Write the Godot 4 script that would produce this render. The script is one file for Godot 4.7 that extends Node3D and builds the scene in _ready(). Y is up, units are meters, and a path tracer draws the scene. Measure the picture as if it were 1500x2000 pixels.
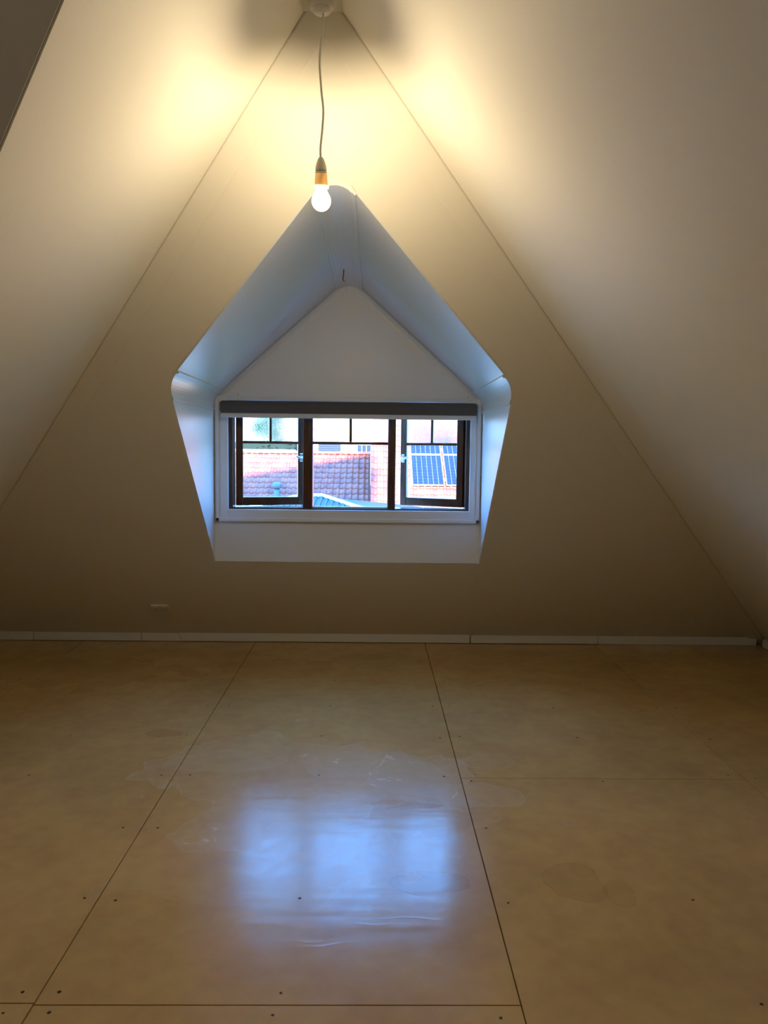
extends Node3D

# ---------------------------------------------------------------- measures of the attic (metres, y up, -z is where the camera looks)
const BACK_FOOT := -5.456      # z where the sloping back wall meets the floor
const BACK_RISE := 0.944       # metres up per metre inwards
const SIDE_RISE := 0.92
const LEFT_FOOT := -3.21
const RIGHT_FOOT := 2.87
const FRONT_FOOT := 3.2
const RIDGE_H := 2.74
const GABLE_Z := -4.745        # inner face of the dormer's window wall
const DORMER_X := -0.154
const DORMER_HALF := 0.819
const LAMP := Vector3(-0.172, 2.150, -2.47)

var M := {}
var taken := {}

# ---------------------------------------------------------------- helpers
func numbered(called: String) -> String:
	if not taken.has(called):
		taken[called] = 0
		return called
	taken[called] += 1
	return "%s_%03d" % [called, taken[called]]

func tag(o: Node3D, label: String, category: String, group := "", kind := "") -> Node3D:
	if label: o.set_meta("label", label)
	if category: o.set_meta("category", category)
	if group: o.set_meta("group", group)
	if kind: o.set_meta("kind", kind)
	return o

func base(called: String, at := Vector3.ZERO, parent: Node3D = self) -> Node3D:
	var o := Node3D.new()
	o.name = numbered(called) if parent == self else called
	parent.add_child(o, true)
	o.position = at
	return o

func begin(flat := true) -> SurfaceTool:
	var st := SurfaceTool.new()
	st.begin(Mesh.PRIMITIVE_TRIANGLES)
	st.set_smooth_group(-1 if flat else 0)
	return st

func put_mesh(m: Mesh, called: String, mat: Material, parent: Node3D = self) -> MeshInstance3D:
	var o := MeshInstance3D.new()
	o.mesh = m
	o.material_override = null
	o.set_surface_override_material(0, mat)
	o.name = numbered(called) if parent == self else called
	o.cast_shadow = GeometryInstance3D.SHADOW_CASTING_SETTING_ON
	parent.add_child(o, true)
	return o

func build(st: SurfaceTool, called: String, mat: Material, parent: Node3D = self) -> MeshInstance3D:
	st.generate_normals()
	return put_mesh(st.commit(), called, mat, parent)

func made(st: SurfaceTool) -> Mesh:
	st.generate_normals()
	return st.commit()

# a face turned so that it looks towards n
func face(st: SurfaceTool, pts: Array, n: Vector3) -> void:
	var p := pts.duplicate()
	if Plane(p[0], p[1], p[2]).normal.dot(n) < 0.0:
		p.reverse()
	for i in range(1, p.size() - 1):
		for v in [p[0], p[i], p[i + 1]]:
			st.set_uv(Vector2(v.x, v.z))
			st.add_vertex(v)

# a box with chamfered edges
func cbox(st: SurfaceTool, t: Transform3D, size: Vector3, c := 0.002) -> void:
	var h := size / 2.0
	c = minf(c, minf(h.x, minf(h.y, h.z)) * 0.9)
	var q := h - Vector3.ONE * c
	for a in 3:
		var b := (a + 1) % 3
		var d := (a + 2) % 3
		for s in [-1.0, 1.0]:
			var pts := []
			for k in [[-1, -1], [1, -1], [1, 1], [-1, 1]]:
				var v := Vector3.ZERO
				v[a] = s * h[a]; v[b] = k[0] * q[b]; v[d] = k[1] * q[d]
				pts.append(t * v)
			var n := Vector3.ZERO
			n[a] = s
			face(st, pts, t.basis * n)
		for s1 in [-1.0, 1.0]:
			for s2 in [-1.0, 1.0]:
				var pts := []
				for k in [[0, -1], [0, 1], [1, 1], [1, -1]]:
					var v := Vector3.ZERO
					v[d] = k[1] * q[d]
					v[a] = s1 * (h[a] if k[0] == 0 else q[a])
					v[b] = s2 * (q[b] if k[0] == 0 else h[b])
					pts.append(t * v)
				var n := Vector3.ZERO
				n[a] = s1; n[b] = s2
				face(st, pts, t.basis * n)
	for sx in [-1.0, 1.0]:
		for sy in [-1.0, 1.0]:
			for sz in [-1.0, 1.0]:
				face(st, [t * Vector3(sx * h.x, sy * q.y, sz * q.z), t * Vector3(sx * q.x, sy * h.y, sz * q.z), t * Vector3(sx * q.x, sy * q.y, sz * h.z)], t.basis * Vector3(sx, sy, sz))

func box(st: SurfaceTool, lo: Vector3, hi: Vector3, c := 0.002) -> void:
	cbox(st, Transform3D(Basis(), (lo + hi) / 2.0), (hi - lo).abs(), c)

func tube(st: SurfaceTool, pts: Array, r: float, sides := 8) -> void:
	var rings := []
	for i in pts.size():
		var d: Vector3 = (pts[mini(i + 1, pts.size() - 1)] - pts[maxi(i - 1, 0)]).normalized()
		var x := d.cross(Vector3(0.13, 0.2, 0.97)).normalized()
		var y := d.cross(x).normalized()
		var ring := []
		for k in sides:
			var a := TAU * k / sides
			ring.append(pts[i] + (x * cos(a) + y * sin(a)) * r)
		rings.append(ring)
	for i in pts.size() - 1:
		for k in sides:
			var k2 := (k + 1) % sides
			face(st, [rings[i][k], rings[i][k2], rings[i + 1][k2], rings[i + 1][k]], (rings[i][k] + rings[i][k2]) / 2.0 - pts[i])
	face(st, rings[0], pts[0] - pts[1])
	face(st, rings[-1], pts[-1] - pts[-2])

# profile of (radius, height) pairs turned round the vertical through at
func lathe(st: SurfaceTool, prof: Array, at: Vector3, segs := 32) -> void:
	for i in prof.size() - 1:
		var p: Vector2 = prof[i]
		var q: Vector2 = prof[i + 1]
		var out := Vector2(q.y - p.y, p.x - q.x)   # right of the direction of travel
		for k in segs:
			var a := TAU * k / segs
			var b := TAU * (k + 1) / segs
			var A := Vector3(cos(a), 0, sin(a))
			var B := Vector3(cos(b), 0, sin(b))
			var n := (A + B).normalized() * out.x + Vector3.UP * out.y
			var pts := [at + A * p.x + Vector3.UP * p.y, at + B * p.x + Vector3.UP * p.y, at + B * q.x + Vector3.UP * q.y, at + A * q.x + Vector3.UP * q.y]
			if p.x < 1e-5: pts.remove_at(1)
			elif q.x < 1e-5: pts.remove_at(2)
			face(st, pts, n)

# a flat slab: ring of (u, h) points, f turns a pair into a point, off is its thickness
func slab(st: SurfaceTool, ring: PackedVector2Array, f: Callable, off: Vector3) -> void:
	var idx := Geometry2D.triangulate_polygon(ring)
	if idx.is_empty():
		print("cannot triangulate ", ring)
	for i in range(0, idx.size(), 3):
		var a: Vector3 = f.call(ring[idx[i]])
		var b: Vector3 = f.call(ring[idx[i + 1]])
		var c: Vector3 = f.call(ring[idx[i + 2]])
		face(st, [a, b, c], -off)
		face(st, [a + off, b + off, c + off], off)
	var area := 0.0
	for i in ring.size():
		area += ring[i].cross(ring[(i + 1) % ring.size()])
	for i in ring.size():
		var p := ring[i]
		var q := ring[(i + 1) % ring.size()]
		var o2 := (q - p).rotated(-PI / 2.0 if area > 0.0 else PI / 2.0).normalized()
		var a: Vector3 = f.call(p)
		var b: Vector3 = f.call(q)
		var n: Vector3 = f.call((p + q) / 2.0 + o2 * 0.01) - (a + b) / 2.0
		face(st, [a, b, b + off, a + off], n)

func bez(a: Vector3, b: Vector3, c: Vector3, n: int) -> Array:
	var out := []
	for i in n + 1:
		var t := float(i) / n
		out.append(a.lerp(b, t).lerp(b.lerp(c, t), t))
	return out

# a moulding between two ends, each a list of points of its section
func swept(st: SurfaceTool, A: Array, B: Array, towards: Vector3) -> void:
	for i in A.size() - 1:
		face(st, [A[i], A[i + 1], B[i + 1], B[i]], towards)

func paint(c: Color, rough := 0.6, spec := 0.5) -> StandardMaterial3D:
	var m := StandardMaterial3D.new()
	m.albedo_color = c.linear_to_srgb()
	m.roughness = rough
	m.metallic_specular = spec
	return m

func noise_tex(fr: float, seed_: int, size := 512, normal := false, strength := 4.0) -> NoiseTexture2D:
	var n := FastNoiseLite.new()
	n.seed = seed_
	n.frequency = fr
	n.fractal_octaves = 4
	var t := NoiseTexture2D.new()
	t.width = size; t.height = size
	t.seamless = true
	t.noise = n
	t.as_normal_map = normal
	t.bump_strength = strength
	return t

func ramp_tex(fr: float, seed_: int, a: Color, b: Color, size := 512) -> NoiseTexture2D:
	var t := noise_tex(fr, seed_, size)
	var g := Gradient.new()
	g.set_color(0, a.linear_to_srgb()); g.set_color(1, b.linear_to_srgb())
	t.color_ramp = g
	return t

# ---------------------------------------------------------------- planes of the roof
func back_p(p: Vector2) -> Vector3: return Vector3(p.x, p.y, BACK_FOOT + p.y / BACK_RISE)
func front_p(p: Vector2) -> Vector3: return Vector3(p.x, p.y, FRONT_FOOT - p.y / BACK_RISE)
func left_p(p: Vector2) -> Vector3: return Vector3(LEFT_FOOT + p.y / SIDE_RISE, p.y, p.x)
func right_p(p: Vector2) -> Vector3: return Vector3(RIGHT_FOOT - p.y / SIDE_RISE, p.y, p.x)

func _ready() -> void:
	setup_view()
	make_materials()
	make_floor()
	make_shell()
	make_dormers()
	make_window()
	make_trims()
	make_lamp()
	make_small_things()
	make_outside()

# ---------------------------------------------------------------- camera, sky, sun
func setup_view() -> void:
	var cam := Camera3D.new()
	cam.name = "camera"
	cam.fov = 67.31
	cam.near = 0.05
	cam.far = 400.0
	add_child(cam)
	cam.transform = Transform3D(Basis(Vector3.UP, deg_to_rad(-0.842)) * Basis(Vector3.RIGHT, deg_to_rad(-4.598)) * Basis(Vector3.BACK, deg_to_rad(0.643)), Vector3(0, 1.37, 0))
	cam.current = true

	var sky_m := ProceduralSkyMaterial.new()
	sky_m.sky_top_color = Color(1.0, 4.6, 12.5).linear_to_srgb()
	sky_m.sky_horizon_color = Color(5.0, 9.2, 14.5).linear_to_srgb()
	sky_m.sky_curve = 0.10
	sky_m.ground_bottom_color = Color(1.6, 2.0, 2.0).linear_to_srgb()
	sky_m.ground_horizon_color = Color(3.2, 4.8, 6.5).linear_to_srgb()
	sky_m.ground_curve = 0.1
	sky_m.sun_angle_max = 0.0
	var sky := Sky.new()
	sky.sky_material = sky_m
	var e := Environment.new()
	e.background_mode = Environment.BG_SKY
	e.sky = sky
	e.tonemap_mode = Environment.TONE_MAPPER_LINEAR
	e.tonemap_exposure = 1.42
	e.sdfgi_enabled = true
	e.ssao_enabled = true
	e.ssil_enabled = true
	var w := WorldEnvironment.new()
	w.name = "world"
	w.environment = e
	add_child(w)

	var sun := DirectionalLight3D.new()
	sun.name = "sun"
	sun.light_color = Color(1.0, 0.95, 0.86)
	sun.light_energy = 7.5
	sun.light_angular_distance = 0.5
	sun.shadow_enabled = true
	add_child(sun)
	sun.look_at_from_position(Vector3.ZERO, -Vector3(-0.08, 0.30, 0.95), Vector3.UP)

# ---------------------------------------------------------------- materials
func make_materials() -> void:
	var wall := paint(Color(0.87, 0.835, 0.76), 0.62, 0.4)
	wall.uv1_triplanar = true
	wall.uv1_world_triplanar = true
	wall.uv1_scale = Vector3.ONE * 1.6
	wall.normal_enabled = true
	wall.normal_texture = noise_tex(0.12, 5, 512, true, 1.0)
	wall.normal_scale = 0.12
	M.wall = wall
	var white := paint(Color(0.815, 0.845, 0.875), 0.38)
	white.uv1_triplanar = true
	white.uv1_world_triplanar = true
	white.uv1_scale = Vector3.ONE * 2.0
	white.normal_enabled = true
	white.normal_texture = noise_tex(0.08, 9, 512, true, 1.0)
	white.normal_scale = 0.08
	M.white = white
	M.trim = paint(Color(0.815, 0.845, 0.875), 0.32)
	M.plastic = paint(Color(0.78, 0.77, 0.73), 0.35)
	M.cap = paint(Color(0.70, 0.68, 0.62), 0.4)
	var skirt := paint(Color(0.80, 0.68, 0.46), 0.35)
	skirt.backlight_enabled = true
	skirt.backlight = Color(0.5, 0.42, 0.28)
	M.skirt = skirt
	var collar := paint(Color(0.85, 0.84, 0.80), 0.4)
	collar.backlight_enabled = true
	collar.backlight = Color(0.9, 0.88, 0.8)
	M.collar = collar
	M.metal = paint(Color(0.62, 0.63, 0.65), 0.3)
	M.metal.metallic = 0.85
	M.black = paint(Color(0.012, 0.011, 0.010), 0.7)
	M.nail = paint(Color(0.035, 0.022, 0.014), 0.55)
	M.blind = paint(Color(0.115, 0.108, 0.112), 0.85, 0.3)
	M.rail = paint(Color(0.66, 0.67, 0.68), 0.35)
	var wood := paint(Color(1, 1, 1), 0.33)
	wood.albedo_texture = ramp_tex(0.02, 21, Color(0.045, 0.019, 0.011), Color(0.150, 0.066, 0.036), 256)
	wood.uv1_triplanar = true
	wood.uv1_world_triplanar = true
	wood.uv1_scale = Vector3(9.0, 1.1, 9.0)
	M.wood = wood
	var pane := paint(Color(1, 1, 1), 0.02)
	pane.transparency = BaseMaterial3D.TRANSPARENCY_ALPHA
	pane.albedo_color.a = 0.04
	M.pane = pane
	var obscure := paint(Color(0.97, 1.0, 0.98), 0.06)
	obscure.refraction_enabled = true
	obscure.refraction_scale = 0.05
	obscure.albedo_color.a = 0.03
	obscure.normal_enabled = true
	obscure.normal_texture = noise_tex(0.07, 31, 256, true, 10.0)
	obscure.normal_scale = 0.09
	obscure.uv1_triplanar = true
	obscure.uv1_scale = Vector3.ONE * 4.0
	M.obscure = obscure
	# outside
	M.tiles = []
	for c in [Color(0.32, 0.064, 0.034), Color(0.28, 0.052, 0.028), Color(0.35, 0.080, 0.045), Color(0.29, 0.068, 0.040), Color(0.24, 0.050, 0.030)]:
		var t := paint(Color(1, 1, 1), 0.5)
		t.albedo_texture = ramp_tex(0.03, 40 + M.tiles.size(), c * 0.8, c * 1.2, 128)
		t.uv1_triplanar = true
		t.uv1_world_triplanar = true
		t.uv1_scale = Vector3.ONE * 1.3
		M.tiles.append(t)
	M.lichen = paint(Color(0.50, 0.48, 0.42), 0.8)
	M.deck = paint(Color(0.22, 0.045, 0.028), 0.8)
	M.galv = paint(Color(0.10, 0.115, 0.12), 0.45)
	M.galv.metallic = 0.2
	M.steel_roof = paint(Color(0.026, 0.036, 0.042), 0.6, 0.3)
	M.white_out = paint(Color(0.82, 0.82, 0.80), 0.5)
	M.blue_wall = paint(Color(0.035, 0.050, 0.072), 0.8, 0.3)
	M.brick_wall = paint(Color(0.42, 0.22, 0.15), 0.85)
	M.cell = paint(Color(0.008, 0.013, 0.040), 0.3, 0.25)
	M.backsheet = paint(Color(0.20, 0.22, 0.24), 0.5)
	M.alu = paint(Color(0.30, 0.31, 0.32), 0.4)
	M.glass_dark = paint(Color(0.02, 0.03, 0.045), 0.1)
	M.bark = paint(Color(0.16, 0.11, 0.07), 0.9)
	M.leaf = paint(Color(0.017, 0.034, 0.016), 0.7, 0.3)
	M.leaf.backlight_enabled = true
	M.leaf.backlight = Color(0.3, 0.5, 0.2)
	M.hedge = paint(Color(0.012, 0.024, 0.016), 0.8, 0.3)
	M.lawn = paint(Color(0.16, 0.22, 0.09), 0.95)
	make_floor_material()

# worn varnish on sheet flooring: brown grain, pale water marks with a rim, darker scuffs
func make_floor_material() -> void:
	var W := 1400
	var n1 := FastNoiseLite.new(); n1.seed = 3; n1.frequency = 0.004; n1.fractal_octaves = 5
	var n2 := FastNoiseLite.new(); n2.seed = 8; n2.frequency = 0.05; n2.fractal_octaves = 3
	var n3 := FastNoiseLite.new(); n3.seed = 15; n3.frequency = 0.018; n3.fractal_octaves = 4
	var a := n1.get_image(W, W, false, false, false).get_data()
	var b := n2.get_image(W, W, false, false, false).get_data()
	var c := n3.get_image(W, W, false, false, false).get_data()
	var n4 := FastNoiseLite.new(); n4.seed = 29; n4.frequency = 0.0075; n4.fractal_octaves = 3
	var f := n4.get_image(W, W, false, false, false).get_data()
	# brush strokes in the varnish: noise drawn out along x
	var n5 := FastNoiseLite.new(); n5.seed = 33; n5.frequency = 0.06; n5.fractal_octaves = 3
	var strokes := n5.get_image(W / 10, W, false, false, false)
	strokes.resize(W, W, Image.INTERPOLATE_CUBIC)
	var e := strokes.get_data()
	var hgt := PackedByteArray(); hgt.resize(W * W)
	# marks in the varnish: x, z, half width, half depth, strength (pale > 0, brown < 0)
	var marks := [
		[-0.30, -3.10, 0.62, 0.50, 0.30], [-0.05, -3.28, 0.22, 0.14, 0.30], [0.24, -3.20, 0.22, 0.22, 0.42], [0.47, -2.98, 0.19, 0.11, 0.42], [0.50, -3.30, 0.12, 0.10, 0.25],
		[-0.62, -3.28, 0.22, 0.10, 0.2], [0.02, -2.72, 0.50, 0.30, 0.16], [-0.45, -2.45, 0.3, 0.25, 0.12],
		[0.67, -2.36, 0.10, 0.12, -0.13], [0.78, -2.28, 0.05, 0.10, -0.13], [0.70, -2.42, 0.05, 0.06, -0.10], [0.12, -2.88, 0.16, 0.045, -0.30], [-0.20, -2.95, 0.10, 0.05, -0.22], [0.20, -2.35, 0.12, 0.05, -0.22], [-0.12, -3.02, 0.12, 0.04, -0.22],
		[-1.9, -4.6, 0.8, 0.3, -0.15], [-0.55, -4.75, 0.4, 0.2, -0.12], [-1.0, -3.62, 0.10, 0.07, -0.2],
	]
	var col := PackedByteArray(); col.resize(W * W * 3)
	var rou := PackedByteArray(); rou.resize(W * W)
	var sc := 6.25 / W
	var edge := PackedFloat32Array(); edge.resize(W * W)
	for m in marks:
		var x0 := int((m[0] - m[2] * 1.5 + 3.3) / sc); var x1 := int((m[0] + m[2] * 1.5 + 3.3) / sc)
		var y0 := int((m[1] - m[3] * 1.5 + 5.5) / sc); var y1 := int((m[1] + m[3] * 1.5 + 5.5) / sc)
		for y in range(maxi(y0, 0), mini(y1, W)):
			for x in range(maxi(x0, 0), mini(x1, W)):
				var i := y * W + x
				var dx: float = ((x + 0.5) * sc - 3.3 - m[0]) / m[2]
				var dz: float = ((y + 0.5) * sc - 5.5 - m[1]) / m[3]
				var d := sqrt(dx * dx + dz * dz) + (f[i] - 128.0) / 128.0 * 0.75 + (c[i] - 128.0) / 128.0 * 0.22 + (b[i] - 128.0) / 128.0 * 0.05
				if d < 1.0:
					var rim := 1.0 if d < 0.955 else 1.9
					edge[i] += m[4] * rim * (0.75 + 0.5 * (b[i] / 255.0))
	# scratches and ridges of varnish, lying nearly across the room: x0, z0, x1, z1, height
	var lines := [[-0.226, -2.05, -0.10, -2.04, 70.0], [-0.20, -2.02, -0.02, -2.045, 90.0], [-0.06, -2.13, 0.10, -2.12, 60.0], [0.02, -2.16, 0.26, -2.15, 80.0], [-0.41, -1.845, -0.18, -1.87, 60.0], [-0.48, -2.10, -0.30, -2.10, 50.0], [-0.40, -2.23, -0.33, -2.31, -60.0], [0.06, -2.30, 0.22, -2.25, -60.0], [0.30, -2.55, 0.40, -2.60, 50.0], [-0.9, -2.55, -0.86, -2.60, -50.0]]
	var ridge := {}
	for q in lines:
		for k in 400:
			var t := k / 399.0
			var x := int((lerpf(q[0], q[2], t) + 3.3) / sc)
			var y := int((lerpf(q[1], q[3], t) + 0.004 * sin(t * 9.0 + q[0] * 40.0) + 5.5) / sc)
			ridge[y * W + x] = q[4] * sin(PI * t)
	for i in W * W:
		var va := (a[i] - 128.0) / 128.0
		var vb := (b[i] - 128.0) / 128.0
		var vc := (c[i] - 128.0) / 128.0
		var tone := 1.0 + 0.20 * va + 0.07 * vb + 0.06 * vc
		var r := 0.64 * tone; var g := 0.435 * tone * (1.0 + 0.06 * vc); var bl := 0.172 * tone
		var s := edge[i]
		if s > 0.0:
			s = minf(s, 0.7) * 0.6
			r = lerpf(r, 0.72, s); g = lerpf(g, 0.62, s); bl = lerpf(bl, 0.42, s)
		elif s < 0.0:
			s = minf(-s, 0.6)
			r = lerpf(r, 0.34, s); g = lerpf(g, 0.18, s); bl = lerpf(bl, 0.055, s)
		col[i * 3] = int(255.0 * pow(clampf(r, 0, 1), 0.4545)); col[i * 3 + 1] = int(255.0 * pow(clampf(g, 0, 1), 0.4545)); col[i * 3 + 2] = int(255.0 * pow(clampf(bl, 0, 1), 0.4545))
		hgt[i] = int(clampf(128.0 + 0.55 * (e[i] - 128.0) + 0.35 * (b[i] - 128.0) + 0.5 * (c[i] - 128.0) + ridge.get(i, 0.0), 0.0, 255.0))
		rou[i] = int(255.0 * clampf(0.20 + 0.05 * va + 0.03 * vb + 0.05 * edge[i], 0.12, 0.6))
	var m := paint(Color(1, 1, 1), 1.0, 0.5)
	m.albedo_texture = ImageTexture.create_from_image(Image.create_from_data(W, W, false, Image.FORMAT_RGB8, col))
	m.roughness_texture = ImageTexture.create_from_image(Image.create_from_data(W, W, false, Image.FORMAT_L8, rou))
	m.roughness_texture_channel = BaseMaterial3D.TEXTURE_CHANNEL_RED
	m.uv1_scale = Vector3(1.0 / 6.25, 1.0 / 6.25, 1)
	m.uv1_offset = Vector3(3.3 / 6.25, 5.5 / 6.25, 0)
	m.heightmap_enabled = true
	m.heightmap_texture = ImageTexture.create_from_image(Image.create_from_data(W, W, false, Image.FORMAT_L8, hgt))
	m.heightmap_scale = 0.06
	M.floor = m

# ---------------------------------------------------------------- floor of sheets with nails
func make_floor() -> void:
	var fl := base("floor")
	tag(fl, "worn varnished brown sheet floor with dark joints and nail heads", "floor", "", "structure")
	var st := begin()
	box(st, Vector3(-3.6, -0.22, -5.7), Vector3(3.3, -0.014, 3.5), 0.001)
	build(st, "subfloor", M.black, fl)
	var rng := RandomNumberGenerator.new()
	rng.seed = 77
	var nail_mesh: Mesh
	var ns := begin()
	lathe(ns, [Vector2(0.0048, -0.004), Vector2(0.0048, 0.0004), Vector2(0.0036, 0.0010), Vector2(0.0, 0.0010)], Vector3.ZERO, 10)
	nail_mesh = made(ns)
	var xs := [-3.30, -2.028, -0.823, 0.381, 1.588, 2.79, 2.98]
	var cuts := [[-5.5, -2.6, 1.0, 3.3], [-5.5, -1.806, 1.80, 3.3], [-5.5, -1.80, 1.80, 3.3], [-5.5, -3.128, 0.47, 3.3], [-5.5, -1.2, 2.4, 3.3], [-5.5, -3.3, 0.3, 3.3]]
	for c in xs.size() - 1:
		for k in 3:
			var x0: float = xs[c]; var x1: float = xs[c + 1]
			var z0: float = cuts[c][k]; var z1: float = cuts[c][k + 1]
			var g := 0.0018
			st = begin()
			box(st, Vector3(x0 + g, -0.014, z0 + g), Vector3(x1 - g, 0.0, z1 - g), 0.0005)
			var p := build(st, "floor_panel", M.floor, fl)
			# nails along the joists, at both edges and in the middle of the sheet
			var rows := []
			for j in 20:
				var z := -4.930 + 0.4475 * j
				if z > z0 + 0.12 and z < z1 - 0.12: rows.append(z)
			rows.append(z0 + 0.035); rows.append(z1 - 0.035)
			for z in rows:
				if z < -5.3 or z > 0.2: continue
				for x in [x0 + 0.055, (x0 + x1) / 2.0, x1 - 0.055]:
					if x < -3.0 or x > 2.7 or rng.randf() < 0.12: continue
					var o := put_mesh(nail_mesh, "nail", M.nail, p)
					o.position = Vector3(x + rng.randf_range(-0.014, 0.014), 0, z + rng.randf_range(-0.012, 0.012))
					var s := rng.randf_range(0.75, 1.15)
					o.scale = Vector3(s, 1, s)

# ---------------------------------------------------------------- sloping walls
func half_ring(side: float, hole: Array, u0: float, lo: Callable, h0 := -0.12, h1 := 2.83) -> PackedVector2Array:
	var r := PackedVector2Array()
	r.append(Vector2(lo.call(h0), h0))
	r.append(Vector2(u0, h0))
	for p in hole:
		r.append(Vector2(u0 + side * p.x, p.y))
	r.append(Vector2(u0, h1))
	r.append(Vector2(lo.call(h1), h1))
	return r

# inner outline of a dormer, half of it: (distance from its middle line, height)
func profile(half: float, grow := 0.0) -> Array:
	var k := half / DORMER_HALF
	return [Vector2(0, 0.670 - grow), Vector2(half + grow, 0.670 - grow), Vector2(half + grow, 1.615), Vector2(0.785 * k + grow, 1.706 + grow), Vector2(0.065 * k, 2.345 + grow * 1.3), Vector2(0, 2.366 + grow * 1.3)]

func make_shell() -> void:
	var nb := Vector3(0, 1, -BACK_RISE).normalized() * 0.12
	var nf := Vector3(0, 1, BACK_RISE).normalized() * 0.12
	var nl := Vector3(-SIDE_RISE, 1, 0).normalized() * 0.12
	var nr := Vector3(SIDE_RISE, 1, 0).normalized() * 0.12
	var hole := profile(DORMER_HALF, 0.006)
	var st := begin()
	slab(st, half_ring(-1, hole, DORMER_X, func(h): return LEFT_FOOT + h / SIDE_RISE - 0.1), back_p, nb)
	slab(st, half_ring(1, hole, DORMER_X, func(h): return RIGHT_FOOT - h / SIDE_RISE + 0.1), back_p, nb)
	tag(build(st, "wall_back", M.wall), "cream sloping attic wall round the window dormer", "wall", "", "structure")
	st = begin()
	var hole_l := profile(0.715, 0.006)
	slab(st, half_ring(-1, hole_l, -1.674, func(h): return BACK_FOOT + h / BACK_RISE - 0.1), left_p, nl)
	slab(st, half_ring(1, hole_l, -1.674, func(h): return FRONT_FOOT - h / BACK_RISE + 0.1), left_p, nl)
	tag(build(st, "wall_left", M.wall), "cream sloping attic wall on the left of the room", "wall", "", "structure")
	st = begin()
	slab(st, PackedVector2Array([Vector2(BACK_FOOT - 0.12 / BACK_RISE - 0.1, -0.12), Vector2(FRONT_FOOT + 0.12 / BACK_RISE + 0.1, -0.12), Vector2(FRONT_FOOT - 2.83 / BACK_RISE + 0.1, 2.83), Vector2(BACK_FOOT + 2.83 / BACK_RISE - 0.1, 2.83)]), right_p, nr)
	tag(build(st, "wall_right", M.wall), "cream sloping attic wall on the right of the room", "wall", "", "structure")
	st = begin()
	slab(st, PackedVector2Array([Vector2(LEFT_FOOT - 0.12 / SIDE_RISE - 0.1, -0.12), Vector2(RIGHT_FOOT + 0.12 / SIDE_RISE + 0.1, -0.12), Vector2(RIGHT_FOOT - 2.83 / SIDE_RISE + 0.1, 2.83), Vector2(LEFT_FOOT + 2.83 / SIDE_RISE - 0.1, 2.83)]), front_p, nf)
	tag(build(st, "wall_front", M.wall), "cream sloping attic wall behind the camera", "wall", "", "structure")
	st = begin()
	box(st, Vector3(-0.33, RIDGE_H, -2.72), Vector3(-0.01, RIDGE_H + 0.12, 0.5), 0.001)
	tag(build(st, "ceiling", M.wall), "narrow flat cream ceiling strip along the attic ridge", "ceiling", "", "structure")

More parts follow.
